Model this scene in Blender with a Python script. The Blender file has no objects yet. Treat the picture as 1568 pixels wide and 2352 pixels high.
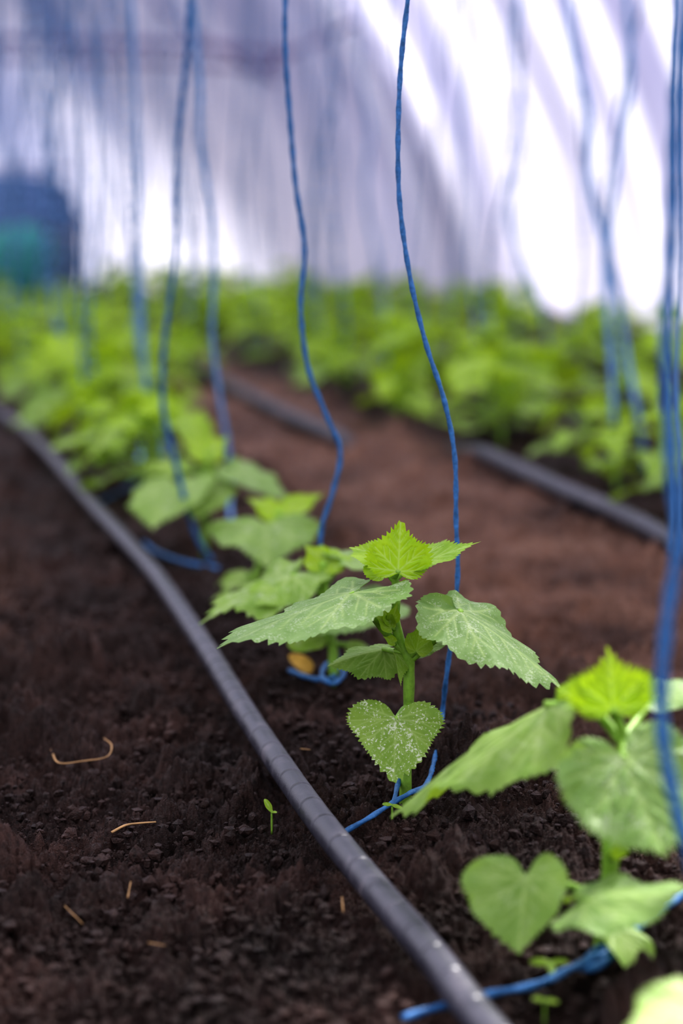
import bpy, math, random
import numpy as np
from mathutils import Vector
random.seed(7); rng=np.random.default_rng(11)
C=bpy.context.scene.collection
H0=0.36; F=4573.0; PT=math.atan(696/F)
cp,sp=math.cos(PT),math.sin(PT)
# ---------------------------------------------------------------- camera
cam=bpy.data.cameras.new("camera"); co=bpy.data.objects.new("camera",cam); C.objects.link(co)
co.location=(0,0,H0); co.rotation_euler=(math.pi/2-PT,0,0)
cam.sensor_fit='VERTICAL'; cam.sensor_height=36; cam.sensor_width=24; cam.lens=F/2352*36
cam.clip_start=0.02; cam.clip_end=200
cam.dof.use_dof=True; cam.dof.focus_distance=1.18; cam.dof.aperture_fstop=3.8
bpy.context.scene.camera=co
vs=bpy.context.scene.view_settings
vs.view_transform='Standard'; vs.exposure=.74; vs.gamma=1
try: vs.look='High Contrast'
except Exception: pass

def ray(px,py):
    a=(px-784)/F; b=(1176-py)/F
    return np.array([a, cp+b*sp, -sp+b*cp])
def G(px,py,z=0.0):          # image pixel projected back onto the level z
    d=ray(px,py); t=(z-H0)/d[2]; return np.array([0,0,H0])+d*t
def D(px,py,Y):              # image pixel projected back onto the vertical plane at a chosen distance Y
    d=ray(px,py); return np.array([0,0,H0])+d*(Y/d[1])

# ---------------------------------------------------------------- noise
def hsh(i,j,s):
    n=(i.astype(np.int64)*374761393+j.astype(np.int64)*668265263+s*974634777)&0x7fffffff
    n=((n^(n>>13))*1274126177)&0x7fffffff
    n=((n^(n>>16))*1103515245+12345)&0x7fffffff
    return ((n>>7)&0xffff)/65535.0
def vn(x,y,s=0):
    i=np.floor(x); j=np.floor(y); fx=x-i; fy=y-j
    fx=fx*fx*(3-2*fx); fy=fy*fy*(3-2*fy)
    a=hsh(i,j,s);b=hsh(i+1,j,s);c=hsh(i,j+1,s);d=hsh(i+1,j+1,s)
    return (a*(1-fx)+b*fx)*(1-fy)+(c*(1-fx)+d*fx)*fy*1.0
def fbm(x,y,s=0,o=4):
    r=0;a=.5
    for k in range(o):
        r=r+a*(vn(x*2**k,y*2**k,s+k)-.5); a*=.5
    return r
def lumps(x,y,cell,s,prob=.7):
    x0,y0=x,y
    x=x0+cell*.75*fbm(x0/cell*1.6,y0/cell*1.6,s+100,4); y=y0+cell*.75*fbm(x0/cell*1.6,y0/cell*1.6,s+200,4)
    gx=x/cell; gy=y/cell; i0=np.floor(gx); j0=np.floor(gy); out=np.zeros_like(x)
    for di in (-1,0,1):
        for dj in (-1,0,1):
            i=i0+di;j=j0+dj
            cx=i+hsh(i,j,s);cy=j+hsh(i,j,s+1); r=.3+.55*hsh(i,j,s+2)
            on=hsh(i,j,s+3)<prob
            ax=.7+.6*hsh(i,j,s+4); th=hsh(i,j,s+5)*3.1
            ex=(gx-cx)*np.cos(th)+(gy-cy)*np.sin(th); ey=-(gx-cx)*np.sin(th)+(gy-cy)*np.cos(th)
            d2=(ex*ax)**2+(ey/ax)**2
            b=np.clip(1-d2/(r*r),0,1)**.5*r*cell*on*(1+.6*ex/r)
            out=np.maximum(out,b)
    return out*(1+.9*fbm(x0/cell*3,y0/cell*3,s+300,4))
def Hs(x,y):   # gentle relief of the beds
    x=np.asarray(x,float); y=np.asarray(y,float); c=x+.24*y
    h=.010*np.exp(-((c-.40)/.09)**2)-.012*np.exp(-((c-.62)/.13)**2)+.010*np.exp(-((c-1.0)/.12)**2)
    h=h-.008*np.exp(-((c-.12)/.1)**2)
    h=h+.012*np.exp(-(((x-.10)/.07)**2+((y-1.22)/.10)**2))
    return h+.012*fbm(x*4,y*4,3,2)
def hz(p): return float(Hs(p[0],p[1]))
def onG(px,py,off=0):
    z=0.
    for _ in range(5):
        p=G(px,py,z+off); z=hz(p)
    return p

# ---------------------------------------------------------------- materials
def mat(name):
    m=bpy.data.materials.new(name); m.use_nodes=True; nt=m.node_tree
    for n in list(nt.nodes): nt.nodes.remove(n)
    o=nt.nodes.new('ShaderNodeOutputMaterial')
    return m,nt,o
def N(nt,t,**k):
    n=nt.nodes.new(t)
    for a,b in k.items():
        if a in n.inputs.keys(): n.inputs[a].default_value=b
        else: setattr(n,a,b)
    return n
def pset(p,col=None,rough=None,spec=None,metal=None):
    if col is not None:p.inputs['Base Color'].default_value=(*col,1)
    if rough is not None:p.inputs['Roughness'].default_value=rough
    if spec is not None:p.inputs['Specular IOR Level'].default_value=spec
    if metal is not None:p.inputs['Metallic'].default_value=metal
def noise(nt,scale,detail=4,rough=.6,vec=None):
    n=nt.nodes.new('ShaderNodeTexNoise'); n.inputs['Scale'].default_value=scale
    n.inputs['Detail'].default_value=detail; n.inputs['Roughness'].default_value=rough
    if vec is not None: nt.links.new(vec,n.inputs['Vector'])
    return n
def ramp(nt,fac,stops):
    r=nt.nodes.new('ShaderNodeValToRGB'); e=r.color_ramp.elements
    e[0].position=stops[0][0]; e[0].color=(*stops[0][1],1)
    e[1].position=stops[-1][0]; e[1].color=(*stops[-1][1],1)
    for p,c in stops[1:-1]:
        q=e.new(p); q.color=(*c,1)
    nt.links.new(fac,r.inputs['Fac']); return r
def mix(nt,fac,a,b):
    m=nt.nodes.new('ShaderNodeMix'); m.data_type='RGBA'
    for s,v in ((0,fac),(6,a),(7,b)):
        if isinstance(v,(int,float)): m.inputs[s].default_value=v
        elif isinstance(v,tuple): m.inputs[s].default_value=(*v,1)
        else: nt.links.new(v,m.inputs[s])
    return m.outputs[2]
def simple(name,col,rough=.6,spec=.4,scale=30,var=.25,metal=0,bump=0.):
    m,nt,o=mat(name); p=N(nt,'ShaderNodeBsdfPrincipled'); pset(p,col,rough,spec,metal)
    tc=N(nt,'ShaderNodeTexCoord'); n=noise(nt,scale,3,.6,tc.outputs['Object'])
    r=ramp(nt,n.outputs['Fac'],[(.3,tuple(c*(1-var) for c in col)),(.7,tuple(min(1,c*(1+var)) for c in col))])
    nt.links.new(r.outputs[0],p.inputs['Base Color'])
    if bump:
        b=N(nt,'ShaderNodeBump'); b.inputs['Strength'].default_value=bump; b.inputs['Distance'].default_value=.001
        nt.links.new(n.outputs['Fac'],b.inputs['Height']); nt.links.new(b.outputs[0],p.inputs['Normal'])
    nt.links.new(p.outputs[0],o.inputs[0]); return m

# soil
def soilmat(name,dryattr=True):
    m,nt,o=mat(name); p=N(nt,'ShaderNodeBsdfPrincipled'); pset(p,None,.46,.42)
    tc=N(nt,'ShaderNodeTexCoord')
    n1=noise(nt,9,6,.65,tc.outputs['Object']); n2=noise(nt,240,6,.75,tc.outputs['Object']); n3=noise(nt,900,3,.6,tc.outputs['Object'])
    wet=ramp(nt,n1.outputs['Fac'],[(.3,(.022,.0105,.0088)),(.5,(.056,.0272,.0225)),(.72,(.150,.080,.066))])
    dry=ramp(nt,n1.outputs['Fac'],[(.28,(.17,.083,.057)),(.5,(.33,.175,.122)),(.75,(.50,.30,.22))])
    if dryattr:
        a=N(nt,'ShaderNodeAttribute'); a.attribute_name='dry'; base=mix(nt,a.outputs['Fac'],wet.outputs[0],dry.outputs[0])
    else: base=wet.outputs[0]
    g=ramp(nt,n2.outputs['Fac'],[(.34,(.30,.30,.30)),(.52,(1,1,1)),(.70,(1.0,1.0,1.0))])
    mm=N(nt,'ShaderNodeMix'); mm.data_type='RGBA'; mm.blend_type='MULTIPLY'; mm.inputs[0].default_value=1
    nt.links.new(base,mm.inputs[6]); nt.links.new(g.outputs[0],mm.inputs[7])
    spk=ramp(nt,n3.outputs['Fac'],[(.66,(0,0,0)),(.72,(1,1,1))])
    c=mix(nt,spk.outputs[0],mm.outputs[2],(.27,.18,.155))
    nt.links.new(c,p.inputs['Base Color'])
    b=N(nt,'ShaderNodeBump'); b.inputs['Strength'].default_value=1.; b.inputs['Distance'].default_value=.0032
    nt.links.new(n2.outputs['Fac'],b.inputs['Height'])
    b2=N(nt,'ShaderNodeBump'); b2.inputs['Strength'].default_value=.9; b2.inputs['Distance'].default_value=.0012
    nt.links.new(n3.outputs['Fac'],b2.inputs['Height']); nt.links.new(b.outputs[0],b2.inputs['Normal'])
    nt.links.new(b2.outputs[0],p.inputs['Normal'])
    nt.links.new(p.outputs[0],o.inputs[0]); return m
M_soil=soilmat('soil'); M_crumb=soilmat('soil_crumb_material',False)

# leaf
def leafmat():
    m,nt,o=mat('cucumber_leaf')
    ay=N(nt,'ShaderNodeAttribute'); ay.attribute_name='young'
    av=N(nt,'ShaderNodeAttribute'); av.attribute_name='vein'
    asp=N(nt,'ShaderNodeAttribute'); asp.attribute_name='speck'
    tc=N(nt,'ShaderNodeTexCoord')
    n=noise(nt,60,4,.6,tc.outputs['Object'])
    old=ramp(nt,n.outputs['Fac'],[(.3,(.17,.29,.085)),(.7,(.28,.41,.160))])
    yng=ramp(nt,n.outputs['Fac'],[(.3,(.23,.39,.010)),(.7,(.39,.55,.03))])
    b=mix(nt,ay.outputs['Fac'],old.outputs[0],yng.outputs[0])
    vf=N(nt,'ShaderNodeMath'); vf.operation='MULTIPLY'; vf.inputs[1].default_value=.6; nt.links.new(av.outputs['Fac'],vf.inputs[0])
    b=mix(nt,vf.outputs[0],b,(.46,.58,.24))
    s=noise(nt,750,3,.65,tc.outputs['Object'])
    s2=noise(nt,110,2,.5,tc.outputs['Object'])
    ad=N(nt,'ShaderNodeMath'); ad.operation='MULTIPLY_ADD'; nt.links.new(s2.outputs['Fac'],ad.inputs[0]); ad.inputs[1].default_value=.5; nt.links.new(s.outputs['Fac'],ad.inputs[2])
    mr=N(nt,'ShaderNodeMapRange'); mr.inputs[1].default_value=.83; mr.inputs[2].default_value=.87
    nt.links.new(ad.outputs[0],mr.inputs[0])
    ml=N(nt,'ShaderNodeMath'); ml.operation='MULTIPLY'; nt.links.new(mr.outputs[0],ml.inputs[0]); nt.links.new(asp.outputs['Fac'],ml.inputs[1])
    ml.use_clamp=True
    b=mix(nt,ml.outputs[0],b,(.72,.76,.62))
    p=N(nt,'ShaderNodeBsdfPrincipled'); pset(p,None,.50,.30); nt.links.new(b,p.inputs['Base Color'])
    nb=noise(nt,420,3,.6,tc.outputs['Object'])
    bp=N(nt,'ShaderNodeBump'); bp.inputs['Strength'].default_value=.4; bp.inputs['Distance'].default_value=.0006
    nt.links.new(nb.outputs['Fac'],bp.inputs['Height']); nt.links.new(bp.outputs[0],p.inputs['Normal'])
    t=N(nt,'ShaderNodeBsdfTranslucent')
    tcx=mix(nt,ay.outputs['Fac'],(.30,.45,.05),(.55,.76,.03)); nt.links.new(tcx,t.inputs['Color'])
    mx=N(nt,'ShaderNodeMixShader'); mx.inputs[0].default_value=.28
    nt.links.new(p.outputs[0],mx.inputs[1]); nt.links.new(t.outputs[0],mx.inputs[2]); nt.links.new(mx.outputs[0],o.inputs[0])
    return m
M_leaf=leafmat()
M_stem=simple('cucumber_stem',(.26,.44,.07),.45,.5,200,.25,bump=.3)
M_twine=simple('blue_twine',(.052,.175,.40),.5,.4,300,.3,bump=.5)
M_twine2=simple('pale_far_twine',(.17,.33,.60),.6,.4,300,.3,bump=.5)  # paler twine for the rear strings, lightening by blur painted into its colour
M_straw=simple('dry_straw',(.42,.26,.13),.7,.3,100,.3)
M_deadleaf=simple('yellowed_leaf',(.62,.38,.10),.6,.3,60,.3)
M_metal=simple('galvanised_tube',(.24,.19,.32),.5,.5,10,.15)
M_barrel=simple('blue_barrel_plastic',(.10,.17,.32),.6,.3,6,.2)
M_teal=simple('teal_bucket_plastic',(.06,.34,.29),.6,.3,6,.2)
M_pink=simple('pink_pot_clay',(.50,.42,.55),.6,.4,6,.2)
M_petal=simple('magenta_petal',(.45,.03,.28),.5,.4,100,.3)
# pipe
def pipemat():
    m,nt,o=mat('polyethylene_pipe'); p=N(nt,'ShaderNodeBsdfPrincipled'); pset(p,(.05,.05,.062),.42,.65)
    tc=N(nt,'ShaderNodeTexCoord'); n=noise(nt,45,6,.7,tc.outputs['Object']); n2=noise(nt,700,3,.6,tc.outputs['Object'])
    r=ramp(nt,n.outputs['Fac'],[(.3,(.034,.034,.048)),(.55,(.066,.064,.086)),(.75,(.17,.15,.17))]); nt.links.new(r.outputs[0],p.inputs['Base Color'])
    rr=ramp(nt,n.outputs['Fac'],[(.3,(.31,)*3),(.7,(.48,)*3)]); nt.links.new(rr.outputs[0],p.inputs['Roughness'])
    b=N(nt,'ShaderNodeBump'); b.inputs['Strength'].default_value=.4; b.inputs['Distance'].default_value=.0004
    nt.links.new(n2.outputs['Fac'],b.inputs['Height']); nt.links.new(b.outputs[0],p.inputs['Normal'])
    nt.links.new(p.outputs[0],o.inputs[0]); return m
M_pipe=pipemat()
# film
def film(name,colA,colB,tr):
    m,nt,o=mat(name); a=N(nt,'ShaderNodeAttribute'); a.attribute_name='painted_shade'
    c=mix(nt,a.outputs['Fac'],colA,colB)  # attribute blends bright and shaded film tones, shading painted into the colour
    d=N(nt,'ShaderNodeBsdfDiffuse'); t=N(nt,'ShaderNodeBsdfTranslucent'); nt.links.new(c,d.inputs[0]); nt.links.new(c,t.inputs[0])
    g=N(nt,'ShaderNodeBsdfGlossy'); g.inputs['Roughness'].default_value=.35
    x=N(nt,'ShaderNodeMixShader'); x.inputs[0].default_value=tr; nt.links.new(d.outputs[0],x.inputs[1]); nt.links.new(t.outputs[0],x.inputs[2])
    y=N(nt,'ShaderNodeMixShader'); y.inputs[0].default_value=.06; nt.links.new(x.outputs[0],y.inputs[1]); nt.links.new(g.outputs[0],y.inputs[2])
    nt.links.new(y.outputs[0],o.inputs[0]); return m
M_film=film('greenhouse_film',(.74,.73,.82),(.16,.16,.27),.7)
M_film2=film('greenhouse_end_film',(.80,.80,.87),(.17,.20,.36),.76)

# ---------------------------------------------------------------- mesh helpers
def mkmesh(name,v,f,mats,midx=None,attrs=None,smooth=True):
    me=bpy.data.meshes.new(name); me.from_pydata(np.asarray(v,float).tolist(),[],f)
    for m in mats: me.materials.append(m)
    if midx is not None: me.polygons.foreach_set('material_index',midx)
    if smooth: me.polygons.foreach_set('use_smooth',[True]*len(me.polygons))
    if attrs:
        for k,a in attrs.items():
            at=me.attributes.new(k,'FLOAT','POINT'); at.data.foreach_set('value',np.asarray(a,dtype=np.float32))
    me.update(); return me
def obj(name,me,parent=None,loc=None,**p):
    o=bpy.data.objects.new(name,me); C.objects.link(o)
    if parent is not None: o.parent=parent
    if loc is not None: o.location=[float(q) for q in loc]
    for k,v in p.items(): o[k]=v
    return o
def cat(pts,n=12):
    P=[np.array(p,float) for p in pts]; P=[2*P[0]-P[1]]+P+[2*P[-1]-P[-2]]; out=[]
    for i in range(1,len(P)-2):
        for k in range(n):
            t=k/n; a,b,c,d=P[i-1:i+3]
            out.append(.5*((2*b)+(-a+c)*t+(2*a-5*b+4*c-d)*t*t+(-a+3*b-3*c+d)*t**3))
    out.append(P[-2]); return np.array(out)
def tubegeo(path,rad,seg=10,ell=1.0,twist=0.0):
    path=np.asarray(path,float); n=len(path); rad=np.broadcast_to(np.asarray(rad,float),(n,))
    T=np.gradient(path,axis=0); T/=np.linalg.norm(T,axis=1)[:,None]+1e-12
    u=np.cross(T[0],[0,0,1.]); 
    if np.linalg.norm(u)<.1: u=np.cross(T[0],[1.,0,0])
    u/=np.linalg.norm(u); v=[];L=0
    for i in range(n):
        if i: L+=np.linalg.norm(path[i]-path[i-1])
        u=u-T[i]*np.dot(u,T[i]); u/=np.linalg.norm(u); w=np.cross(T[i],u)
        for k in range(seg):
            a=2*math.pi*k/seg; x=math.cos(a)*rad[i]; y=math.sin(a)*rad[i]*ell
            tw=twist*L; x,y=x*math.cos(tw)-y*math.sin(tw),x*math.sin(tw)+y*math.cos(tw)
            v.append(path[i]+u*x+w*y)
    f=[]
    for i in range(n-1):
        for k in range(seg):
            k2=(k+1)%seg; f.append((i*seg+k,i*seg+k2,(i+1)*seg+k2,(i+1)*seg+k))
    f.append(tuple(range(seg))[::-1]); f.append(tuple((n-1)*seg+k for k in range(seg)))
    return np.array(v),f

# ---------------------------------------------------------------- leaf blade
HALF=[(0,1.0),(.07,.90),(.17,.77),(.27,.66),(.36,.58),(.47,.50),(.49,.40),(.50,.28),(.535,.15),(.57,.0),(.52,-.10),(.45,-.19),(.33,-.26),(.2,-.27),(.1,-.20),(.04,-.09),(0,-.03)]
ROUND=[(0,1.0),(.15,.95),(.3,.8),(.4,.6),(.43,.4),(.38,.2),(.25,.05),(.1,-.03),(0,-.04)]
YOUNG=[(0,1.0),(.10,.85),(.2,.72),(.34,.62),(.5,.56),(.56,.48),(.60,.36),(.62,.2),(.55,.08),(.46,-.02),(.36,-.12),(.2,-.14),(.06,-.07),(0,-.02)]
HEART=[(0,1.0),(.08,.92),(.2,.78),(.32,.62),(.40,.47),(.46,.30),(.53,.18),(.585,.02),(.56,-.12),(.48,-.22),(.36,-.29),(.22,-.28),(.1,-.20),(.04,-.1),(0,-.02)]
BROAD=[(0,1.0),(.14,.91),(.28,.80),(.40,.68),(.50,.58),(.54,.48),(.55,.36),(.60,.22),(.62,.04),(.56,-.10),(.47,-.20),(.34,-.27),(.2,-.27),(.1,-.20),(.04,-.09),(0,-.03)]
def polar(hf):
    th=[math.atan2(x,y) for x,y in hf]; th[-1]=math.pi; r=[math.hypot(x,y) for x,y in hf]; return th,r
VE=[((0,0),(0,.97)),((0,0),(.44,.46)),((0,0),(.53,.05)),((0,0),(.36,-.19))]
VE+=[((0,.22),(.23,.50)),((0,.38),(.20,.66)),((0,.55),(.13,.77)),((0,.70),(.07,.87)),((.14,.147),(.18,.42)),((.24,.25),(.29,.50)),((.15,.157),(.40,.27)),((.27,.28),(.46,.36)),
     ((.15,.015),(.36,.16)),((.3,.03),(.5,.16)),((.2,.02),(.40,-.08)),((.15,-.08),(.38,-.10)),((.15,-.08),(.2,-.22))]
VE=VE+[((-a[0],a[1]),(-b[0],b[1])) for a,b in VE if a[0] or b[0]]
def bladegeo(L,W,nth=230,nr=40,shape=HALF,fold=0.,droop=.15,wave=.03,quilt=.007,serr=.04,seed=0,curl=0.):
    tb,rb=polar(shape); th=np.linspace(-math.pi,math.pi,nth,endpoint=False)
    R=np.interp(np.abs(th),tb,rb)
    rs=random.Random(seed); 
    R=R*(1+.03*np.sin(3*th+rs.random()*6)+.02*np.sin(5*th+rs.random()*6))
    ns=34
    pw=(np.abs(th)+.05*np.sin(th*7+seed)); ph=(pw*ns/math.pi)%1.0
    saw=(np.where(ph<.7,ph/.7,(1-ph)/.3)-.5)*(.7+.6*np.sin(np.floor(pw*ns/math.pi)*2.4+seed)**2)
    t=np.linspace(0,1,nr+1)[1:]**.9
    RR=R[None,:]*t[:,None]*(1+serr*2*saw[None,:]*(t[:,None]**8)*(np.abs(th)<2.9)[None,:])
    x=(RR*np.sin(th)).ravel(); y=(RR*np.cos(th)).ravel()
    x=np.r_[0,x]; y=np.r_[0,y]; tt=np.r_[0,np.repeat(t,nth)]; tha=np.r_[0,np.tile(th,nr)]
    dm=np.full(x.shape,9.); 
    for k,(a,b) in enumerate(VE):
        ax,ay=a;bx,by=b; dx,dy=bx-ax,by-ay; s=np.clip(((x-ax)*dx+(y-ay)*dy)/(dx*dx+dy*dy),0,1)
        main=(ax==0 and ay==0)
        d=np.hypot(x-ax-s*dx,y-ay-s*dy); w=(.014 if main else .008)*(1.15-.7*s)
        dm=np.minimum(dm,d/w)
    vein=np.exp(-(dm*.8)**2)
    z=quilt*(1-np.exp(-(dm/5)**2))+quilt*.6*(vn(x*14+seed*3.1,y*14,seed+5)-.5)
    z=z+wave*np.sin(tha*rs.choice([3,4,5])+rs.random()*6)*tt**2+wave*.6*np.sin(tha*9+rs.random()*6)*tt**3
    z=z+fold*np.sqrt(x*x+.0015)-droop*np.clip(y,0,2)**2-droop*.5*np.clip(-y,0,2)**2 - curl*x*x
    v=np.stack([x*W,y*L,z*L],1)
    f=[(0,1+k,1+(k+1)%nth) for k in range(nth)]
    for i in range(nr-1):
        a=1+i*nth;b=1+(i+1)*nth
        f+= [(a+k,b+k,b+(k+1)%nth,a+(k+1)%nth) for k in range(nth)]
    return v,f,vein
def frame(B,T,nrm):
    y=np.array(T,float)-B; L=np.linalg.norm(y); y/=L; z=np.array(nrm,float); z-=y*np.dot(z,y); z/=np.linalg.norm(z)
    x=np.cross(y,z); return np.stack([x,y,z],0),L

class Plant:
    def __init__(s,base,label,group,name='cucumber_plant'):
        s.base=np.array(base,float)
        s.e=bpy.data.objects.new(name,None); C.objects.link(s.e); s.e.empty_display_size=.02
        s.e.location=[float(q) for q in base]; s.e['label']=label; s.e['category']='cucumber plant'; s.e['group']=group
    def stem(s,pts,r,n=10):
        p=cat(pts,n); rad=np.interp(np.linspace(0,1,len(p)),np.linspace(0,1,len(r)),r)
        rad=rad*(1+.06*np.sin(np.linspace(0,40,len(p))))
        v,f=tubegeo(p-s.base,rad,12); return obj('stem',mkmesh('stem',v,f,[M_stem]),s.e)
    def leaf(s,B,T,nrm,W=1.,young=0.,speck=.4,pet=None,pr=.0022,label=None,nth=230,nr=40,**k):
        B=np.array(B,float);T=np.array(T,float); A,L=frame(B,T,nrm)
        v,f,ve=bladegeo(L,L*W,nth,nr,**k); v=v@A+B-s.base
        o=obj('leaf',mkmesh('leaf',v,f,[M_leaf],attrs={'vein':ve,'young':np.full(len(v),young),'speck':np.full(len(v),speck)}),s.e)
        if label:o['label']=label
        if pet is not None:
            P=cat([np.array(q,float) for q in pet]+[B],8); rad=np.linspace(pr*1.15,pr*.8,len(P))
            v,f=tubegeo(P-s.base,rad,10); obj('petiole',mkmesh('petiole',v,f,[M_stem]),o)
        return o

GR="young cucumber plants in the planted bed"
# ---- plant with the speckled heart leaf (in focus)
Y=1.22; b=onG(930,1838); Y=b[1]; d=lambda x,y,dy=0.:D(x,y,Y+dy)
P=Plant(b-[0,0,.004],"upright young cucumber plant with white-speckled heart-shaped lowest leaf",GR)
P.stem([b-[0,0,.006],d(933,1760),d(937,1650),d(939,1560),d(938,1510),d(918,1470),d(908,1420),d(910,1370),d(906,1318)],[.0036,.0034,.0033,.0034,.0029,.0024,.0022])
P.leaf(d(806,1360,-.01),d(498,1466,-.055),(-.16,.01,1),W=.84,speck=.35,young=.0,shape=BROAD,pet=[d(932,1500),d(885,1452),d(850,1408,-.005),d(815,1376,-.01)],droop=.10,fold=-.10,wave=.035,seed=1,pr=.0023)
P.leaf(d(1058,1402,-.01),d(1305,1545,-.05),(.40,-.27,.89),W=.72,speck=.35,young=.0,shape=BROAD,pet=[d(942,1515),d(975,1488),d(1012,1458),d(1042,1430,-.005)],droop=.20,fold=-.16,wave=.06,seed=2,pr=.0023)
P.leaf(d(914,1312,-.014),d(920,1196,-.008),(0,-.95,.25),W=1.10,young=1,speck=0,shape=YOUNG,pet=[d(906,1325)],droop=.05,fold=-.12,serr=.08,quilt=.03,seed=3,pr=.0018)
P.leaf(d(945,1300,.006),d(1090,1246,.0),(.15,-.25,.95),W=.80,young=.65,speck=.1,shape=YOUNG,pet=[d(908,1330)],droop=.04,fold=.10,serr=.06,seed=4,pr=.0016)
P.leaf(d(890,1286,.012),d(800,1246,.03),(-.1,-.30,.95),W=.85,young=.85,speck=0,shape=YOUNG,pet=[d(904,1328)],droop=.08,fold=.15,serr=.06,seed=5,pr=.0015)
P.leaf(d(885,1316,.0),d(842,1258,.014),(-.3,-.8,.5),W=.75,young=.9,speck=0,shape=YOUNG,pet=[d(904,1335)],droop=.05,fold=.1,serr=.06,seed=15,pr=.0013)
P.leaf(d(880,1490,.02),d(742,1512,.015),(-.1,-.40,.88),W=.85,young=.25,speck=.1,pet=[d(930,1505),d(908,1497,.01)],droop=.15,fold=-.42,seed=6,pr=.002)
P.leaf(d(905,1495,.0),d(915,1574,-.012),(-.6,-.6,.3),W=.40,young=.5,speck=.1,pet=[d(932,1500)],droop=.1,fold=-.5,seed=61,pr=.0015)
P.leaf(d(955,1496,-.006),d(968,1432,.0),(.2,-.9,.3),W=.85,young=.6,speck=0,shape=YOUNG,pet=[d(940,1512)],droop=.0,fold=.35,seed=7,pr=.0014,nth=90,nr=14)
P.leaf(d(975,1485,.03),d(1045,1455,.02),(.1,-.6,.8),W=.7,young=.0,speck=.3,pet=[d(945,1505,.01)],seed=8,pr=.0014)
for k,(x,y,tx,ty) in enumerate([(898,1442,862,1412),(896,1430,880,1400),(918,1352,934,1328),(900,1425,912,1388),(905,1475,880,1462)]):
    P.leaf(d(x,y,-.007),d(tx,ty,-.009),(.1,-.9,.3),W=.6,young=.8,speck=0,nth=40,nr=6,shape=YOUNG,seed=70+k,fold=.3,pet=[d(908,y+6)],pr=.0011)
P.leaf(d(909,1652,-.03),d(904,1794,-.045),(0,-.92,.42),W=1.34,young=.35,speck=1.1,shape=HEART,
       pet=[d(935,1625),d(925,1630,-.015)],droop=.03,fold=.07,wave=.03,serr=.05,seed=9,pr=.0018,label="heart-shaped leaf spattered with white specks")
# ---- nearer plant
b=onG(1378,2200); Y=b[1]
P=Plant(b-[0,0,.004],"young cucumber plant, bright crown leaf, twine knotted at its foot",GR)
P.stem([b-[0,0,.006],d(1390,2090),d(1402,1970),d(1398,1880),d(1408,1790),d(1432,1705),d(1412,1635)],[.0043,.0042,.0041,.0034,.0028,.0022])
P.leaf(d(1408,1630,-.007),d(1396,1488,.0),(.0,-.98,.18),W=1.15,young=1,speck=0,shape=YOUNG,pet=[d(1414,1650)],droop=.05,fold=-.15,serr=.12,quilt=.06,seed=20,pr=.0018)
P.leaf(d(1398,1618,.0),d(1286,1576,.01),(-.2,-.5,.8),W=.70,young=1,speck=0,shape=YOUNG,pet=[d(1412,1648)],droop=.1,fold=.1,serr=.10,seed=21,pr=.0015)
P.leaf(d(1420,1618,.0),d(1496,1588,.01),(.2,-.5,.8),W=.8,young=1,speck=0,shape=YOUNG,pet=[d(1414,1648)],droop=.1,fold=.1,serr=.10,seed=22,pr=.0015)
P.leaf(d(1510,1600,.03),d(1640,1570,.03),(.1,-.3,.95),W=.9,young=.0,speck=.2,pet=[d(1430,1700),d(1470,1645,.02)],seed=23,pr=.002)
P.leaf(d(1432,1742,-.03),d(1532,1975,-.06),(.15,-.85,.50),W=1.06,young=.05,speck=.5,shape=BROAD,pet=[d(1430,1708),d(1432,1715,-.02)],droop=.10,fold=-.04,quilt=.03,wave=.05,serr=.05,seed=24,pr=.002)
P.leaf(d(1252,1618,.03),d(866,1800,.085),(-.33,-.12,.93),W=.50,young=.3,speck=.2,shape=BROAD,pet=[d(1430,1706),d(1355,1628,.015)],droop=.14,fold=-.22,wave=.05,serr=.04,seed=32,pr=.0024)
P.leaf(d(1208,2018,-.015),d(1190,2190,-.035),(-.45,-.85,.25),W=1.15,young=.2,speck=.2,shape=BROAD,pet=[d(1393,2075),d(1310,2035,-.01)],droop=.06,fold=.60,wave=.03,serr=.04,seed=26,pr=.002)
P.leaf(d(1345,2068,-.04),d(1600,2030,-.06),(.0,-.16,.98),W=.82,young=.1,speck=.2,shape=BROAD,pet=[d(1395,2060),d(1375,2066,-.02)],droop=.10,fold=-.12,wave=.05,serr=.04,seed=27,pr=.002)
P.leaf(d(1408,2122,-.01),d(1502,2235,-.035),(.3,-.7,.7),W=.8,young=.3,speck=.1,shape=ROUND,pet=[d(1388,2110)],droop=.15,fold=.0,serr=0,seed=28,pr=.002)
P.leaf(d(1365,1790,-.02),d(1335,1862,-.03),(-.4,-.8,.2),W=.9,young=.8,speck=0,shape=YOUNG,pet=[d(1402,1830),d(1388,1778,-.01)],droop=.1,fold=.3,seed=29,pr=.0022)
P.leaf(d(1400,1960,-.01),d(1440,1915,-.02),(.4,-.8,.2),W=.5,young=.6,speck=0,shape=YOUNG,pet=[d(1402,1980)],fold=.3,seed=30,pr=.0016)
# ---- nearest plant, mostly out of frame
b0=np.array([.155,.74,0]); b0[2]=hz(b0); Y=.74
P=Plant(b0-[0,0,.004],"young cucumber plant with broad bright green leaf over soil",GR)
P.stem([b0-[0,0,.006],b0+[0,0,.06],b0+[.004,0,.10]],[.004,.0035,.003])
P.leaf(b0+[-.012,0,.045],D(1425,2352,.72),(-.1,-.3,.9),W=.9,young=.35,pet=[b0+[0,0,.03]],seed=33)
P.leaf(b0+[.02,0,.06],b0+[.10,.02,.05],(.1,-.3,.9),W=.9,young=.3,pet=[b0+[0,0,.05]],seed=34)
P.leaf(b0+[.004,.01,.10],b0+[.01,.0,.14],(0,-.9,.2),W=1.1,young=1,shape=YOUNG,pet=[b0+[0.004,0,.09]],seed=35)
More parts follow.
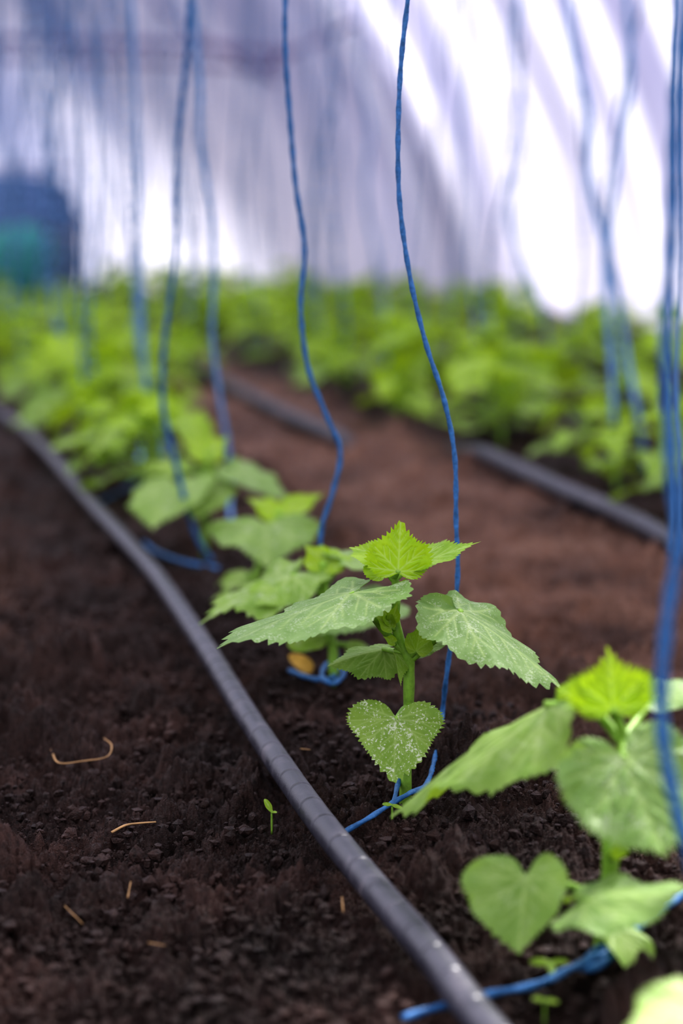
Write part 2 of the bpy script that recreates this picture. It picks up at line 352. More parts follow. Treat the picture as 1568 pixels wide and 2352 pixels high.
# ---- third plant
b=onG(765,1575); Y=b[1]
P=Plant(b-[0,0,.004],"young cucumber plant with pale spreading leaves above looped twine",GR)
P.stem([b-[0,0,.006],d(765,1500),d(750,1420),d(745,1350),d(742,1290)],[.004,.0036,.003])
R=dict(nth=150,nr=18,serr=.07); R0=dict(nth=130,nr=18,serr=0)
P.leaf(d(665,1318),d(455,1405,-.05),(-.1,-.18,.97),W=.72,young=.35,pet=[d(750,1400),d(720,1340)],droop=.15,fold=-.15,wave=.06,seed=40,**R)
P.leaf(d(870,1385),d(715,1440,-.03),(.05,-.35,.95),W=.85,young=.0,pet=[d(752,1430),d(800,1390)],droop=.1,seed=41,**R)
P.leaf(d(742,1295),d(700,1250),(-.1,-.8,.5),W=.9,young=1,shape=YOUNG,pet=[d(744,1310)],seed=42,**R)
P.leaf(d(748,1295),d(810,1275),(.1,-.6,.7),W=.9,young=.9,shape=YOUNG,pet=[d(744,1310)],seed=43,**R)
P.leaf(d(640,1355,-.02),d(560,1385,-.04),(-.1,-.5,.8),W=.8,young=.5,shape=YOUNG,pet=[d(752,1440),d(700,1380)],seed=47,**R)
P.leaf(d(745,1460),d(664,1475,-.02),(-.1,-.6,.7),W=.8,young=.5,shape=ROUND,pet=[d(765,1480)],seed=44,**R0)
P.leaf(d(790,1285),d(885,1272,.03),(.1,-.3,.95),W=.9,young=.2,pet=[d(748,1340)],seed=45,**R)
P.leaf(d(800,1480),d(870,1525,-.01),(.1,-.6,.7),W=.8,young=.3,shape=ROUND,pet=[d(765,1480)],seed=46,**R0)
# ---- fourth plant
b=onG(575,1385); Y=b[1]
P=Plant(b-[0,0,.004],"young cucumber plant with pale heart-shaped leaf under a bright crown",GR)
P.stem([b-[0,0,.006],d(590,1320),d(610,1250),d(640,1175)],[.004,.0036,.003])
P.leaf(d(610,1205,-.03),d(612,1292,-.06),(0,-.75,.7),W=2.1,young=.15,pet=[d(612,1230)],droop=.05,fold=-.1,wave=.06,seed=50,**R)
P.leaf(d(640,1182),d(572,1140),(-.1,-.6,.8),W=.7,young=1,shape=YOUNG,pet=[d(640,1190)],seed=51,**R)
P.leaf(d(648,1180),d(738,1124),(.1,-.6,.8),W=.55,young=1,shape=YOUNG,pet=[d(640,1190)],seed=52,**R)
P.leaf(d(560,1330),d(480,1375,-.02),(-.1,-.4,.9),W=.8,young=.4,pet=[d(590,1310)],seed=53,**R)
P.leaf(d(650,1310),d(730,1350),(.1,-.4,.9),W=.8,young=.2,pet=[d(600,1300)],seed=54,**R)
# ---- fifth plant
b=onG(470,1275); Y=b[1]
P=Plant(b-[0,0,.004],"young cucumber plant with long flat pale leaves",GR)
P.stem([b-[0,0,.006],d(470,1200),d(475,1120),d(480,1040)],[.004,.0036,.003])
P.leaf(d(400,1115,-.02),d(345,1205,-.08),(-.3,-.5,.85),W=1.2,young=.3,pet=[d(470,1180),d(440,1120)],droop=.1,seed=55,**R)
P.leaf(d(545,1082),d(672,1138,-.02),(.2,-.3,.9),W=.8,young=.1,pet=[d(475,1120),d(510,1085)],droop=.1,seed=56,**R)
P.leaf(d(470,1120,-.02),d(450,1190,-.06),(0,-.5,.85),W=1.2,young=.3,pet=[d(472,1150)],droop=.1,seed=57,**R)
P.leaf(d(420,1080,.02),d(350,1060,.02),(-.1,-.5,.85),W=.9,young=.6,pet=[d(475,1110),d(450,1080)],droop=.1,seed=60,**R)
P.leaf(d(480,1040),d(520,1000),(0.1,-.6,.8),W=1.,young=1,shape=YOUNG,pet=[d(480,1050)],seed=58,**R)
P.leaf(d(475,1042),d(425,1010),(-0.1,-.6,.8),W=1.,young=1,shape=YOUNG,pet=[d(480,1050)],seed=59,**R)

# ---------------------------------------------------------------- plant kinds for the rest of the beds
def plantgeo(seed,h=.15,nl=7,nth=40,nr=6,yb=0.,ls=1.):
    rs=random.Random(seed); items=[]
    top=np.array([rs.uniform(-.01,.01),rs.uniform(-.01,.01),h])
    sp_=cat([(0,0,-.008),(rs.uniform(-.004,.004),0,h*.5),top],5)
    stem=tubegeo(sp_,np.linspace(.0042,.0026,len(sp_)),8); az=rs.random()*6.28
    for i in range(nl):
        fr=.20+.76*i/(nl-1); p=sp_[int(fr*(len(sp_)-1))]; az+=2.4+rs.uniform(-.5,.5)
        el=rs.uniform(.0,.7); pl=rs.uniform(.025,.07)*(1.25-fr*.6)
        dr=np.array([math.cos(az),math.sin(az),0]); B=p+dr*pl+np.array([0,0,pl*el])
        L=rs.uniform(.045,.085)*(1.1-.25*fr)*ls
        T=B+dr*L+np.array([0,0,-L*rs.uniform(-.15,.55)])
        A,LL=frame(B,T,(rs.uniform(-.35,.35),rs.uniform(-.5,.25),1))
        v,f,ve=bladegeo(LL,LL*rs.uniform(.85,1.1),nth,nr,seed=seed*17+i,fold=rs.uniform(-.35,.3),droop=rs.uniform(.1,.35),wave=.07,serr=.06)
        pt=tubegeo(cat([p,p+dr*pl*.5+np.array([0,0,pl*el*.7]),B],3),.0018,6)
        items.append((v@A+B,f,ve,min(1,yb+max(0,fr-.35)*1.3+rs.uniform(0,.35)),pt))
    for i in range(3):
        az+=2.1; dr=np.array([math.cos(az),math.sin(az),0]); B=top+dr*.004; T=top+dr*.028+np.array([0,0,rs.uniform(.01,.035)])
        A,LL=frame(B,T,(-dr[0],-dr[1],1)); v,f,ve=bladegeo(LL,LL*1.1,nth,nr,shape=YOUNG,seed=seed*31+i,serr=.05)
        items.append((v@A+B,f,ve,1.,tubegeo([top-[0,0,.005],B-[0,0,.002],B],.0012,6)))
    return stem,items
def kind_parts(seed,**k):
    stem,items=plantgeo(seed,**k); ms=mkmesh('stem',stem[0],stem[1],[M_stem]); out=[]
    for v,f,ve,y,pt in items:
        out.append((mkmesh('leaf',v,f,[M_leaf],attrs={'vein':ve,'young':np.full(len(v),y),'speck':np.full(len(v),.2)}),mkmesh('petiole',pt[0],pt[1],[M_stem])))
    return ms,out
def kind_single(seed,**k):
    stem,items=plantgeo(seed,**k); V=[stem[0]];Fc=list(stem[1]);mi=[1]*len(Fc);n=len(stem[0]);ve=[np.zeros(n)];yo=[np.zeros(n)]
    def add(v,f,e,y,m):
        nonlocal n
        V.append(v); Fc.extend([tuple(q+n for q in ff) for ff in f]); mi.extend([m]*len(f)); n+=len(v); ve.append(e); yo.append(np.full(len(v),y))
    for v,f,e,y,pt in items:
        add(v,f,e,y,0); add(pt[0],pt[1],np.zeros(len(pt[0])),0,1)
    return mkmesh('cucumber_plant',np.concatenate(V),Fc,[M_leaf,M_stem],mi,{'vein':np.concatenate(ve),'young':np.concatenate(yo),'speck':np.zeros(n)})
KP=[kind_parts(100+i,h=.10,nl=8,nth=70,nr=10,yb=.15,ls=.9) for i in range(3)]
KS=[kind_single(200+i,h=.09+.012*(i%4),nl=6+i%3,yb=[.0,.4,.1,.65][i%4]) for i in range(8)]
rs=random.Random(5); twbases=[]
def put_parts(K,pos,rot,s):
    e=bpy.data.objects.new('cucumber_plant',None); C.objects.link(e); e.empty_display_size=.02
    e.location=pos; e.rotation_euler=(0,0,rot); e.scale=(s,s,s)
    e['label']="young cucumber plant with broad pale green leaves in dark soil"; e['category']='cucumber plant'; e['group']=GR
    st=bpy.data.objects.new('stem',K[0]); st.parent=e; C.objects.link(st)
    for l,p in K[1]:
        lo=bpy.data.objects.new('leaf',l); lo.parent=e; C.objects.link(lo)
        po=bpy.data.objects.new('petiole',p); po.parent=lo; C.objects.link(po)
def row(c,y0,y1,step,parts_until=0,tw=1.,s0=1.,grp=GR,lab="leafy young cucumber plant in a dense green row",jit=.03):
    y=y0
    while y<y1:
        yy=y+rs.uniform(-.06,.06); x=c-.24*yy+rs.uniform(-jit,jit)
        if abs(x)<.171*yy+.16:
            pos=(x,yy,float(Hs(x,yy))-.002); s=s0*rs.uniform(.7,1.25)*(1 if yy<5 else .95); rot=rs.random()*6.28
            if yy<parts_until: put_parts(rs.choice(KP),pos,rot,s)
            else:
                o=obj('cucumber_plant',rs.choice(KS),None,pos,label=lab,category='cucumber plant',group=grp)
                o.rotation_euler=(0,0,rot); o.scale=(s,s,s)
            if rs.random()<tw: twbases.append((x,yy,c))
        y+=step
row(.335,2.34,3.0,.17,parts_until=3.0,tw=0,s0=.95)
row(.36,3.0,4.0,.21,tw=1,s0=.85)
row(.335,4.0,7.4,.22,tw=1)
row(.47,3.1,4.0,.25,tw=0,s0=.9)
row(.50,4.0,7.4,.29,tw=.8,jit=.06)
row(.70,4.3,7.9,.30,tw=.7,jit=.06,grp="cucumber plants in the second row")
row(.96,2.22,3.4,.24,parts_until=3.4,tw=0,grp="cucumber plants in the second row",jit=.04,s0=1.05)
row(.95,3.35,8.0,.27,tw=.7,grp="cucumber plants in the second row",jit=.06)
row(1.18,2.7,8.2,.33,tw=.4,grp="cucumber plants in the third row",jit=.07)
row(1.42,3.2,8.2,.30,tw=.5,grp="cucumber plants in the third row",jit=.06)
row(1.70,3.5,8.2,.31,tw=.4,grp="cucumber plants in the fourth row",jit=.07)
row(1.98,4.3,8.0,.31,tw=0,grp="cucumber plants by the film wall",jit=.06)

# ---------------------------------------------------------------- twine
def zw(c): return 2.0 if c<1.1 else (1.75 if c<1.5 else 1.42)
def twine(pts,r=.0019,label="blue polypropylene twine hanging slack to a cucumber plant",up=True,rowc=None,n=10,grp="blue twine trellis strings",seg=8,m=None):
    pts=[np.array(p,float) for p in pts]
    if up:
        p=pts[0]; X=p[0]; zt=zw(rowc if rowc is not None else 0)
        if rowc is not None: X=rowc-.24*p[1]
        add=[]; dz=np.linalg.norm(pts[1]-p); z=p[2]; sl=(p[0]-pts[1][0])/max(1e-6,(p[2]-pts[1][2])); x=p[0]
        while z+dz<zt:
            z+=dz; sl*=.7; x+=sl*dz; x+=(X-x)*min(1,dz/(zt-z+dz)); add.append(np.array([x,p[1],z])); dz*=1.35
        add.append(np.array([X,p[1],zt])); pts=add[::-1]+pts
    path=cat(pts,n)
    v,f=tubegeo(path,r,seg,.78,170.)
    return obj('twine',mkmesh('twine',v,f,[m or M_twine]),label=label,category='string',group=grp)
def tw_px(px,Y0,Y1=None,ground=None,**k):
    Y1=Y1 or Y0; n=len(px); pts=[D(x,y,Y0+(Y1-Y0)*i/(n-1)) for i,(x,y) in enumerate(px)]
    if ground: pts+=[onG(g[0],g[1],g[2] if len(g)>2 else .004) for g in ground]
    return twine(pts,**k)
LP="pale blue twine hanging in slack waves to a cucumber plant"
tw_px([(938,-20),(922,130),(914,300),(918,470),(942,640),(978,790),(1020,920),(1044,1050),(1047,1200),(1051,1310),(1042,1420),(1024,1560),(1012,1660)],1.26,1.24,
      ground=[(985,1790,.01),(940,1822,.012),(905,1842,.010),(845,1880,.009),(785,1914,.004)],label="blue twine beside the speckled-leaf plant, tail under the pipe",rowc=.335,r=.0018,n=16)
tw_px([(655,-20),(655,110),(664,250),(678,420),(698,570),(690,700),(706,840),(745,945),(781,1035),(764,1130),(738,1215),(737,1300),(748,1400)],1.50,1.52,
      ground=[(775,1512,.008),(790,1545,.008),(765,1570,.008),(740,1555,.01),(750,1525,.012),(778,1530,.01),(760,1558,.008),(715,1558,.008),(665,1540,.007)],label="blue twine hanging slack with a curled loop on soil",rowc=.335,r=.0022,n=14)
F2=dict(m=M_twine2,label=LP)
tw_px([(437,-20),(432,80),(416,250),(404,430),(402,600),(378,780),(374,930),(398,1040),(424,1150),(455,1240),(492,1295)],1.92,1.98,ground=[(512,1315)],rowc=.335,r=.0032)
tw_px([(439,-20),(450,80),(460,200),(461,330),(484,480),(492,620),(487,760),(502,900),(524,1030),(528,1160)],2.15,2.2,ground=[(535,1228)],rowc=.335,r=.0036,**F2)
tw_px([(300,-20),(310,200),(317,450),(324,700),(332,850),(345,950),(372,1020)],2.5,2.55,ground=[(385,1120)],rowc=.335,r=.0046,**F2)
tw_px([(272,-20),(290,300),(306,600),(322,800),(338,900)],3.1,ground=[(320,1060)],rowc=.335,r=.0050,**F2)
tw_px([(1300,-20),(1320,130),(1352,260),(1350,400),(1382,540),(1418,680),(1444,840),(1468,970)],2.75,2.6,ground=[(1482,1085)],rowc=1.02,r=.0048,**F2)
tw_px([(1436,-20),(1450,170),(1424,340),(1400,540),(1394,700),(1404,850),(1408,960)],2.7,2.6,ground=[(1406,1080)],rowc=1.02,r=.0046,**F2)
tw_px([(1192,-20),(1180,90),(1206,300),(1170,480),(1196,600),(1250,740)],3.6,ground=[(1262,920)],rowc=1.02,r=.0056,**F2)
tw_px([(1068,-20),(1075,150),(1060,300),(1085,450),(1078,600),(1095,740)],4.6,ground=[(1100,850)],rowc=1.2,r=.0056,**F2)
tw_px([(840,-20),(826,150),(850,300),(838,450),(866,600),(885,740)],4.2,ground=[(890,880)],rowc=.95,r=.0056,**F2)
tw_px([(1575,-20),(1556,200),(1545,500),(1530,800),(1540,1050),(1556,1240),(1532,1420),(1518,1600),(1530,1750),(1570,1920),(1650,2200)],.75,.735,ground=[(1690,2640)],rowc=.335,r=.0029,label="thick blue twine hanging close to the bright-crowned cucumber plant",n=16)
tw_px([(1560,-20),(1552,300),(1560,600),(1548,900),(1556,1050)],2.0,ground=[(1545,1280)],rowc=.9,r=.0034,**F2)
# twine tail at the foot of the nearer plant, running under the pipe
twine([onG(925,2338,.006),onG(1020,2310,.006),onG(1100,2288,.009),onG(1230,2262,.009),onG(1310,2225,.010),onG(1352,2205,.011),onG(1395,2188,.012),onG(1440,2150,.014),onG(1500,2105,.016),onG(1570,2055,.018),onG(1660,2000,.015)],r=.0022,up=False,label="blue twine lying on the soil, knotted around the stem foot")
twine([onG(1335,2222,.008),onG(1365,2222,.008),onG(1405,2195,.01),onG(1385,2178,.010),onG(1350,2200,.009),onG(1330,2225,.008)],r=.0024,up=False,label="blue twine knot around the foot of a cucumber plant")
twine([onG(905,1842,.009),onG(914,1800,.012),onG(932,1762,.018),onG(944,1725,.022)],r=.0017,up=False,label="blue twine knot around the foot of a cucumber plant")
twine([onG(315,1225,.009),onG(350,1262,.009),onG(420,1290,.009),onG(500,1305,.009)],r=.003,up=False,label="blue twine tail lying on dark soil")
twine([onG(235,1150,.009),onG(290,1120,.012),onG(340,1090,.012)],r=.003,up=False,label="blue twine tail lying on dark soil")
twine([onG(610,1448,.010),onG(632,1438,.014),onG(650,1448,.010)],r=.003,up=False,label="blue twine tail lying on dark soil")
for x,y,c in twbases:
    ph=rs.random()*6; a=rs.uniform(.008,.03); pts=[]; zt=1.2 if c<1.5 else 1.1
    for i in range(13):
        z=zt*(1-i/12)+.002+float(Hs(x,y))*(i/12); w=min(1,z*5)
        pts.append((x+w*a*math.sin(ph+z*rs.uniform(6.5,7.5))+w*.02*math.sin(z*3+ph*2),y+w*a*math.cos(ph*1.7+z*6),z))
    twine(pts,r=.0050,rowc=c,n=4,seg=5,label="pale blue twine hanging down into the cucumber row",m=M_twine2)
for c in (.335,.5,.7,.95,1.18,1.42,1.70):
    v,f=tubegeo([(c-.24*y,y,zw(c)) for y in np.linspace(-1.5,8.4,12)],.002,6)
    obj('support_wire',mkmesh('support_wire',v,f,[M_metal]),label="taut metal wire carrying the hanging twines",category='wire',group="overhead trellis wires")

# ---------------------------------------------------------------- drip pipes
def pipe(pts,r,label,n=30):
    path=cat(pts,n); L=np.r_[0,np.cumsum(np.linalg.norm(np.diff(path,axis=0),axis=1))]
    tot=L[-1]; s=np.r_[np.arange(0,min(tot,3.2),.0008),np.arange(3.2,max(3.2,tot),.01)]
    path=np.stack([np.interp(s,L,path[:,k]) for k in range(3)],1)
    rad=np.full(len(s),r)
    per=.034; q=(s+.007*np.sin(s*23))%per
    rad=rad*(1-.085*np.exp(-((q-.018)/.0010)**2)+.012*np.exp(-((q-.0208)/.0016)**2))
    rad=rad*(1+.004*np.sin(s*90)+.004*np.sin(s*37))
    v,f=tubegeo(path,rad,32); return obj('drip_irrigation_pipe',mkmesh('drip_irrigation_pipe',v,f,[M_pipe]),label=label,category='irrigation pipe',group="black drip pipes")
r=.0082
def onp(x,y,k,a):
    z=.01
    for _ in range(6):
        p=G(x,y,z); z=hz(p)*k+a
    p=G(x,y,z); return p
pp=[(1112,2352),(988,2190),(860,2040),(738,1890),(637,1748),(556,1625),(484,1508),(421,1412),(358,1322),(286,1240),(214,1162),(154,1090),(105,1034),(50,980),(0,950),(-45,930)]
P1=[onp(x,y,.3,r*1.8) for x,y in pp]
a_=P1[0]; b_=P1[-1]
P1=[np.array([a_[0]+.12,a_[1]-.44,a_[2]]),np.array([a_[0]+.05,a_[1]-.19,a_[2]])]+P1+[np.array([b_[0]-.24*k_,b_[1]+k_,r*1.5]) for k_ in (1.,2.2,3.4,4.0)]
pipe(P1,r,"black polyethylene drip pipe with grey sheen lying along the seedlings")
pp=[(1700,1330),(1550,1248),(1420,1180),(1300,1130),(1180,1075),(1100,1040)]
P2=[onp(x,y,1,r*1.4) for x,y in pp]
m1=G(1010,1018,0); m1[2]=hz(m1)-.016; m2=G(850,1022,0); m2[2]=hz(m2)-.016
P2+=[m1,m2]
pp=[(770,1003),(680,965),(600,925),(520,885),(440,845),(385,815)]
P3=[onp(x,y,1,r*1.4) for x,y in pp]
e=P3[-1]; P3+=[np.array([e[0]-.24*k,e[1]+k,r]) for k in (1,2.2,2.8)]
s0=P2[0]; P2=[np.array([s0[0]+.2,s0[1]-.7,r])]+P2
pipe(P2+P3,.012,"black polyethylene drip pipe partly buried beside leafy rows")

# ---------------------------------------------------------------- ground
s=np.r_[np.linspace(-3.,-.26,40)[:-1],np.linspace(-.26,-.18,60)[:-1],np.linspace(-.18,.18,950),np.linspace(.18,.26,60)[1:],np.linspace(.26,3.,40)[1:]]
q=np.r_[np.linspace(2450,1400,900),np.linspace(1400,1000,200)[1:],np.linspace(1000,640,120)[1:]]
ys=1646/(q-480)
ys=np.r_[ys,np.linspace(ys[-1],14,25)[1:]]
S,YY=np.meshgrid(s,ys); X=S*YY
ex=np.linspace(-1.5,ys[0],40)[:-1]; Xe=np.tile(s[None,:]*ys[0],(len(ex),1)); Ye=np.tile(ex[:,None],(1,len(s)))
X=np.vstack([Xe,X]); YY=np.vstack([Ye,YY]); x=X.ravel(); y=YY.ravel()
z=Hs(x,y)+.016*fbm(x*22,y*22,9,4)
patch=np.clip(fbm(x*9,y*9,77,2)*4+.5,.1,1)
c=x+.24*y
def sm(a,b,v): t=np.clip((v-a)/(b-a),0,1); return t*t*(3-2*t)
path=sm(.5,.60,c)*(1-sm(.76,.86,c)); rg=1-.30*path
P1a=np.array(P1); pipex=np.interp(y,P1a[:,1],P1a[:,0]); near=np.exp(-((x-pipex)/.014)**2)
rg=rg*(1-.8*near)
z+=(.55*lumps(x,y,.055,21,.32)*patch+.75*lumps(x,y,.026,31,.42)*patch)*rg+.85*lumps(x,y,.013,41,.45)*rg+.85*lumps(x,y,.0065,51,.50)*(1-.5*near)+.85*lumps(x,y,.0034,61,.5)
z+=.013*fbm(x*110,y*110,19,4)+.0022*(vn(x*700,y*700,23)-.5)
z-=.0100
dry=sm(.44,.58,c)*(1-sm(.80,.93,c))*sm(1.15,1.7,y)
dry=np.maximum(dry,.42*sm(1.30,1.9,y)*(1-sm(.05,.2,c)))
dry=np.maximum(dry,.30*sm(.36,.45,c)*(1-sm(.5,.6,c)))
dry=np.clip(dry*(.85+2.2*fbm(x*8,y*8,91,5)+.10),0,1)
nc=len(s); nrw=X.shape[0]
idx=np.arange(nrw*nc).reshape(nrw,nc)
fa=np.stack([idx[:-1,:-1],idx[:-1,1:],idx[1:,1:],idx[1:,:-1]],-1).reshape(-1,4)
me=bpy.data.meshes.new('floor'); me.vertices.add(len(x)); me.vertices.foreach_set('co',np.stack([x,y,z],1).astype(np.float32).ravel())
me.loops.add(fa.size); me.loops.foreach_set('vertex_index',fa.astype(np.int32).ravel())
me.polygons.add(len(fa)); me.polygons.foreach_set('loop_start',np.arange(0,fa.size,4,dtype=np.int32)); me.polygons.foreach_set('use_smooth',np.ones(len(fa),dtype=bool))
me.update(calc_edges=True); me.materials.append(M_soil)
at=me.attributes.new('dry','FLOAT','POINT'); at.data.foreach_set('value',dry.astype(np.float32))
fl=obj('floor',me,label="dark crumbly moist garden soil with drier reddish path",category="soil",kind="structure")

# crumbs
import bmesh
bm=bmesh.new(); bmesh.ops.create_icosphere(bm,subdivisions=1,radius=1); bv=np.array([v.co[:] for v in bm.verts]); bf=np.array([[v.index for v in f_.verts] for f_ in bm.faces]); bm.free()
V=[];Fc=[];n=0
for k in range(13000):
    yq=.8+rng.random()**1.4*1.1; xq=rng.uniform(-.19,.19)*yq
    if xq+.24*yq>.46 and yq>1.15: continue
    px_=float(np.interp(yq,P1a[:,1],P1a[:,0]))
    rr=.0005+.0038*rng.random()**5
    if abs(xq-px_)<.016: continue
    sc=rr*rng.uniform(.6,1.4,3)
    a=rng.random()*6.28; R3=np.array([[math.cos(a),math.sin(a),0],[-math.sin(a),math.cos(a),0],[0,0,1]])
    ns_=1+rng.normal(size=len(bv))*.22
    V.append((bv*ns_[:,None]*sc)@R3+np.array([xq,yq,float(Hs(xq,yq))+rng.uniform(-.001,.004)])); Fc.append(bf+n); n+=len(bv)
obj('soil_crumbs',mkmesh('soil_crumbs',np.concatenate(V),np.concatenate(Fc).tolist(),[M_crumb],smooth=False),label="small dark crumbs of loose soil strewn over the bed",category="soil crumbs",kind="stuff")

# ---------------------------------------------------------------- litter
def straw(pts,r=.0009,lab="dry tan straw fragment lying on dark soil"):
    p=cat(pts,8); v,f=tubegeo(p,np.linspace(r,r*.6,len(p)),6,.6); obj('straw_piece',mkmesh('straw_piece',v,f,[M_straw]),label=lab,category='straw',group='straw bits on soil')
straw([onG(256,1912,.009),onG(290,1895,.012),onG(330,1890,.011),onG(358,1888,.010)],.0012)
straw([onG(118,1722,.009),onG(135,1752,.009),onG(190,1748,.010),onG(245,1738,.012),onG(256,1712,.012),onG(238,1695,.010)],.0008,"curled dry root thread on dark soil")
straw([onG(293,2062,.010),onG(300,2025,.014)],.0004)
straw([onG(148,2080,.010),onG(190,2122,.011)],.0004)
straw([onG(340,2165,.010),onG(380,2172,.010)],.0004)
straw([onG(785,2060,.009),onG(788,2095,.009)],.0004)
straw([onG(690,1720,.008),onG(712,1722,.009)],.0007)
def sprout(b,tips,lab):
    P=Plant(b,lab,'tiny weed sprouts','weed_sprout'); P.e['category']='weed sprout'
    b=np.array(b); t=b+np.array([0,0,.011]); P.stem([b-[0,0,.003],t-[0,0,.003],t],[.0007,.0006],4)
    for k,q in enumerate(tips):
        q=np.array(q); P.leaf(t,t+q,(0,-.6,.8),W=.5,young=.7,speck=0,shape=ROUND,serr=0,nth=40,nr=6,pet=[t-[0,0,.001]],pr=.0006,seed=k)
sprout(onG(624,1905),[(-.004,.0,.008),(.003,-.004,.001)],"tiny green weed sprout in dark soil")
sprout(onG(900,1890),[(-.006,0,.001),(.006,-.002,-.001)],"tiny green weed sprout beside the twine")
sprout(onG(1262,2262),[(-.01,0,.001),(.008,-.002,.002),(.0,-.01,.0)],"tiny green weed sprout beside the twine")
sprout(onG(1250,2350),[(-.006,0,.001),(.006,-.002,.0)],"tiny green weed sprout in dark soil")
for k,(x_,y_) in enumerate([(1178,1738),(1190,1726)]):
    b=onG(x_,y_,.012); A,L=frame(b,b+np.array([.006,0,.004]),(0,-.7,.7)); v,f,_=bladegeo(.007,.006,30,5,shape=ROUND,serr=0,seed=k)
    obj('flower_petal',mkmesh('flower_petal',v@A+b,f,[M_petal]),label="small magenta petal fallen on soil",category='petal',group='fallen petals')
b=onG(715,1540,.006); A,L=frame(b,b+np.array([-.016,0,.012]),(0,-.7,.6)); v,f,_=bladegeo(.020,.016,60,8,shape=ROUND,serr=0,seed=4,fold=.2)
obj('withered_leaf',mkmesh('withered_leaf',v@A+b,f,[M_deadleaf]),label="withered yellow cotyledon leaf lying by the twine loop",category='dead leaf')

# ---------------------------------------------------------------- greenhouse shell
def grid(name,fn,nu,nv,mat_,label,shade_=None):
    V=[];A=[]
    for i in range(nu):
        for j in range(nv):
            p,a=fn(i/(nu-1),j/(nv-1)); V.append(p);A.append(a)
    Fc=[(i*nv+j,(i+1)*nv+j,(i+1)*nv+j+1,i*nv+j+1) for i in range(nu-1) for j in range(nv-1)]
    return obj(name,mkmesh(name,V,Fc,[mat_],attrs={'painted_shade':A}),label=label,category="greenhouse wall",kind="structure")
def arch(z): return 2.45-.2*z-.2*z*z
def v1(a,s_): return float(vn(np.array([a]),np.array([s_*7.3]),s_)[0])
def cl(v): return max(0.,min(1.,v))
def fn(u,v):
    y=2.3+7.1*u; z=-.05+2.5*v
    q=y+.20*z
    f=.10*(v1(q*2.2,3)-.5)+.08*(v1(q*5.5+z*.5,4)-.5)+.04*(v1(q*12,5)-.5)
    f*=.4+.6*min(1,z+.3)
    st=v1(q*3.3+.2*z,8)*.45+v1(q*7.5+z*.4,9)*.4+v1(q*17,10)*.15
    shade_v=cl(.55+(st-.47)*3.4)*(.40+.60*cl(z*1.3+.1)); shade_v=.12+.76*shade_v  # shade of the folds painted into the film colour, stronger higher up
    cc=arch(z)+f; return (cc-.24*y,y+.24*f,z),shade_v
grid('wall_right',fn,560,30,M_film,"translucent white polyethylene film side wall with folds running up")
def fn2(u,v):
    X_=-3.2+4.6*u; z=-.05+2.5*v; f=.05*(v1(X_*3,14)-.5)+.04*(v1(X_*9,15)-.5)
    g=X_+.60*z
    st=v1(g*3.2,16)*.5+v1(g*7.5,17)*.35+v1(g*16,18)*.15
    h=cl(.38+(st-.47)*3.2)*(.15+.75*cl(z*1.0-.10))*.75+.36*cl((-.70-X_)*1.7)  # bright centre painted into the colour: shade grows toward top and left
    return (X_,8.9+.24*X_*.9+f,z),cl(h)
grid('wall_back',fn2,300,40,M_film2,"bluish polyethylene film end wall, shading painted in")
k=0
def trim(pts,r,lab):
    global k; k+=1
    v,f=tubegeo(cat(pts,8),r,10); obj('trim_%d'%k,mkmesh('trim',v,f,[M_metal]),label=lab,category='greenhouse frame',kind='structure')
for y in (3.4,4.9,6.4):
    trim([(arch(z)+.09-.24*y,y,z) for z in np.linspace(0,2.4,8)],.02,"galvanised steel hoop of the greenhouse frame")
e=lambda px,py: D(px,py,7.9)
trim([e(-200,86),e(200,96),e(480,106),e(660,122)],.016,"horizontal steel tube of the greenhouse frame")
trim([e(-200,130),e(200,138),e(640,158)],.012,"horizontal steel tube of the greenhouse frame")
trim([e(640,190),e(560,140),e(470,90),e(380,30),e(330,-30)],.010,"diagonal steel brace of the greenhouse frame")
trim([e(560,170),e(760,80),e(960,-30)],.011,"diagonal steel brace of the greenhouse frame")
trim([e(-100,385),e(60,390),e(180,392)],.008,"horizontal steel tube of the greenhouse frame")

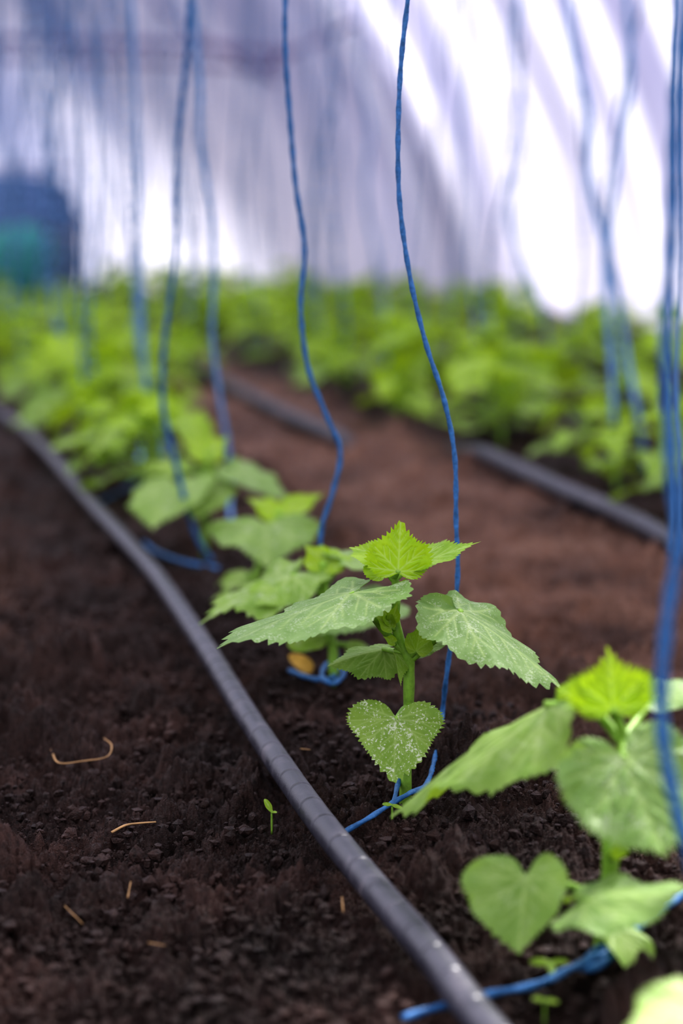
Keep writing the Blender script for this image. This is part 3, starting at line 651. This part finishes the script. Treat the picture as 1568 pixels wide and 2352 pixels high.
# ---------------------------------------------------------------- things at the far end
def lathe(prof,seg=40):
    V=[];Fc=[]
    for r_,z_ in prof:
        for i in range(seg):
            a=2*math.pi*i/seg; V.append((r_*math.cos(a),r_*math.sin(a),z_))
    for i in range(len(prof)-1):
        for j in range(seg):
            j2=(j+1)%seg; Fc.append((i*seg+j,i*seg+j2,(i+1)*seg+j2,(i+1)*seg+j))
    return V,Fc
v,f=lathe([(0.001,0),(.22,0),(.26,.04),(.275,.1),(.275,.15),(.285,.16),(.285,.18),(.275,.19),(.28,.30),(.285,.31),(.28,.33),(.265,.35),(.245,.42),(.215,.46),(.18,.48),(.12,.49),(.05,.50),(.001,.50)])
p=D(30,500,8.1); obj('plastic_barrel',mkmesh('plastic_barrel',v,f,[M_barrel]),None,(p[0],8.05,0),label="dark blue plastic barrel with moulded ribs near end wall",category='barrel')
v,f=lathe([(0.001,0),(.10,0),(.125,.16),(.132,.20),(.125,.24),(.105,.27),(.07,.295),(.02,.305),(.001,.305)])
p=D(50,560,7.6); e_=obj('bucket',mkmesh('bucket',v,f,[M_teal]),None,(p[0],7.6,0),label="teal green lidded plastic bucket in front of the barrel",category='bucket')
hp=[(.13*math.cos(a),0,.21+.10*math.sin(a)) for a in np.linspace(0,math.pi,14)]
v,f=tubegeo(hp,.006,8); obj('handle',mkmesh('handle',v,f,[M_metal]),e_)
v,f=lathe([(0.001,0),(.03,0),(.045,.25),(.052,.25),(.052,.275),(.045,.275),(.03,.01),(.001,.01)])
p=D(145,560,7.7); obj('flower_pot',mkmesh('flower_pot',v,f,[M_pink]),None,(p[0],7.65,0),label="tall pinkish flower pot beside the bucket",category='pot')

# ---------------------------------------------------------------- light
w=bpy.data.worlds.new("world"); bpy.context.scene.world=w; w.use_nodes=True; nt=w.node_tree
bg=nt.nodes['Background']; tc=nt.nodes.new('ShaderNodeTexCoord'); sx=nt.nodes.new('ShaderNodeSeparateXYZ'); nt.links.new(tc.outputs['Generated'],sx.inputs[0])
rp=ramp(nt,sx.outputs['Z'],[(.0,(.25,.24,.28)),(.02,(.60,.60,.68)),(1.0,(1.0,.99,1.08))]); nt.links.new(rp.outputs[0],bg.inputs[0]); bg.inputs[1].default_value=.84
sn=bpy.data.lights.new('sun','SUN'); sn.energy=4.9; sn.angle=math.radians(12); sn.color=(1,.96,.92)
so=bpy.data.objects.new('sun',sn); C.objects.link(so)
dirv=Vector((-.30,-.62,-.85)); so.rotation_euler=dirv.to_track_quat('-Z','Y').to_euler()
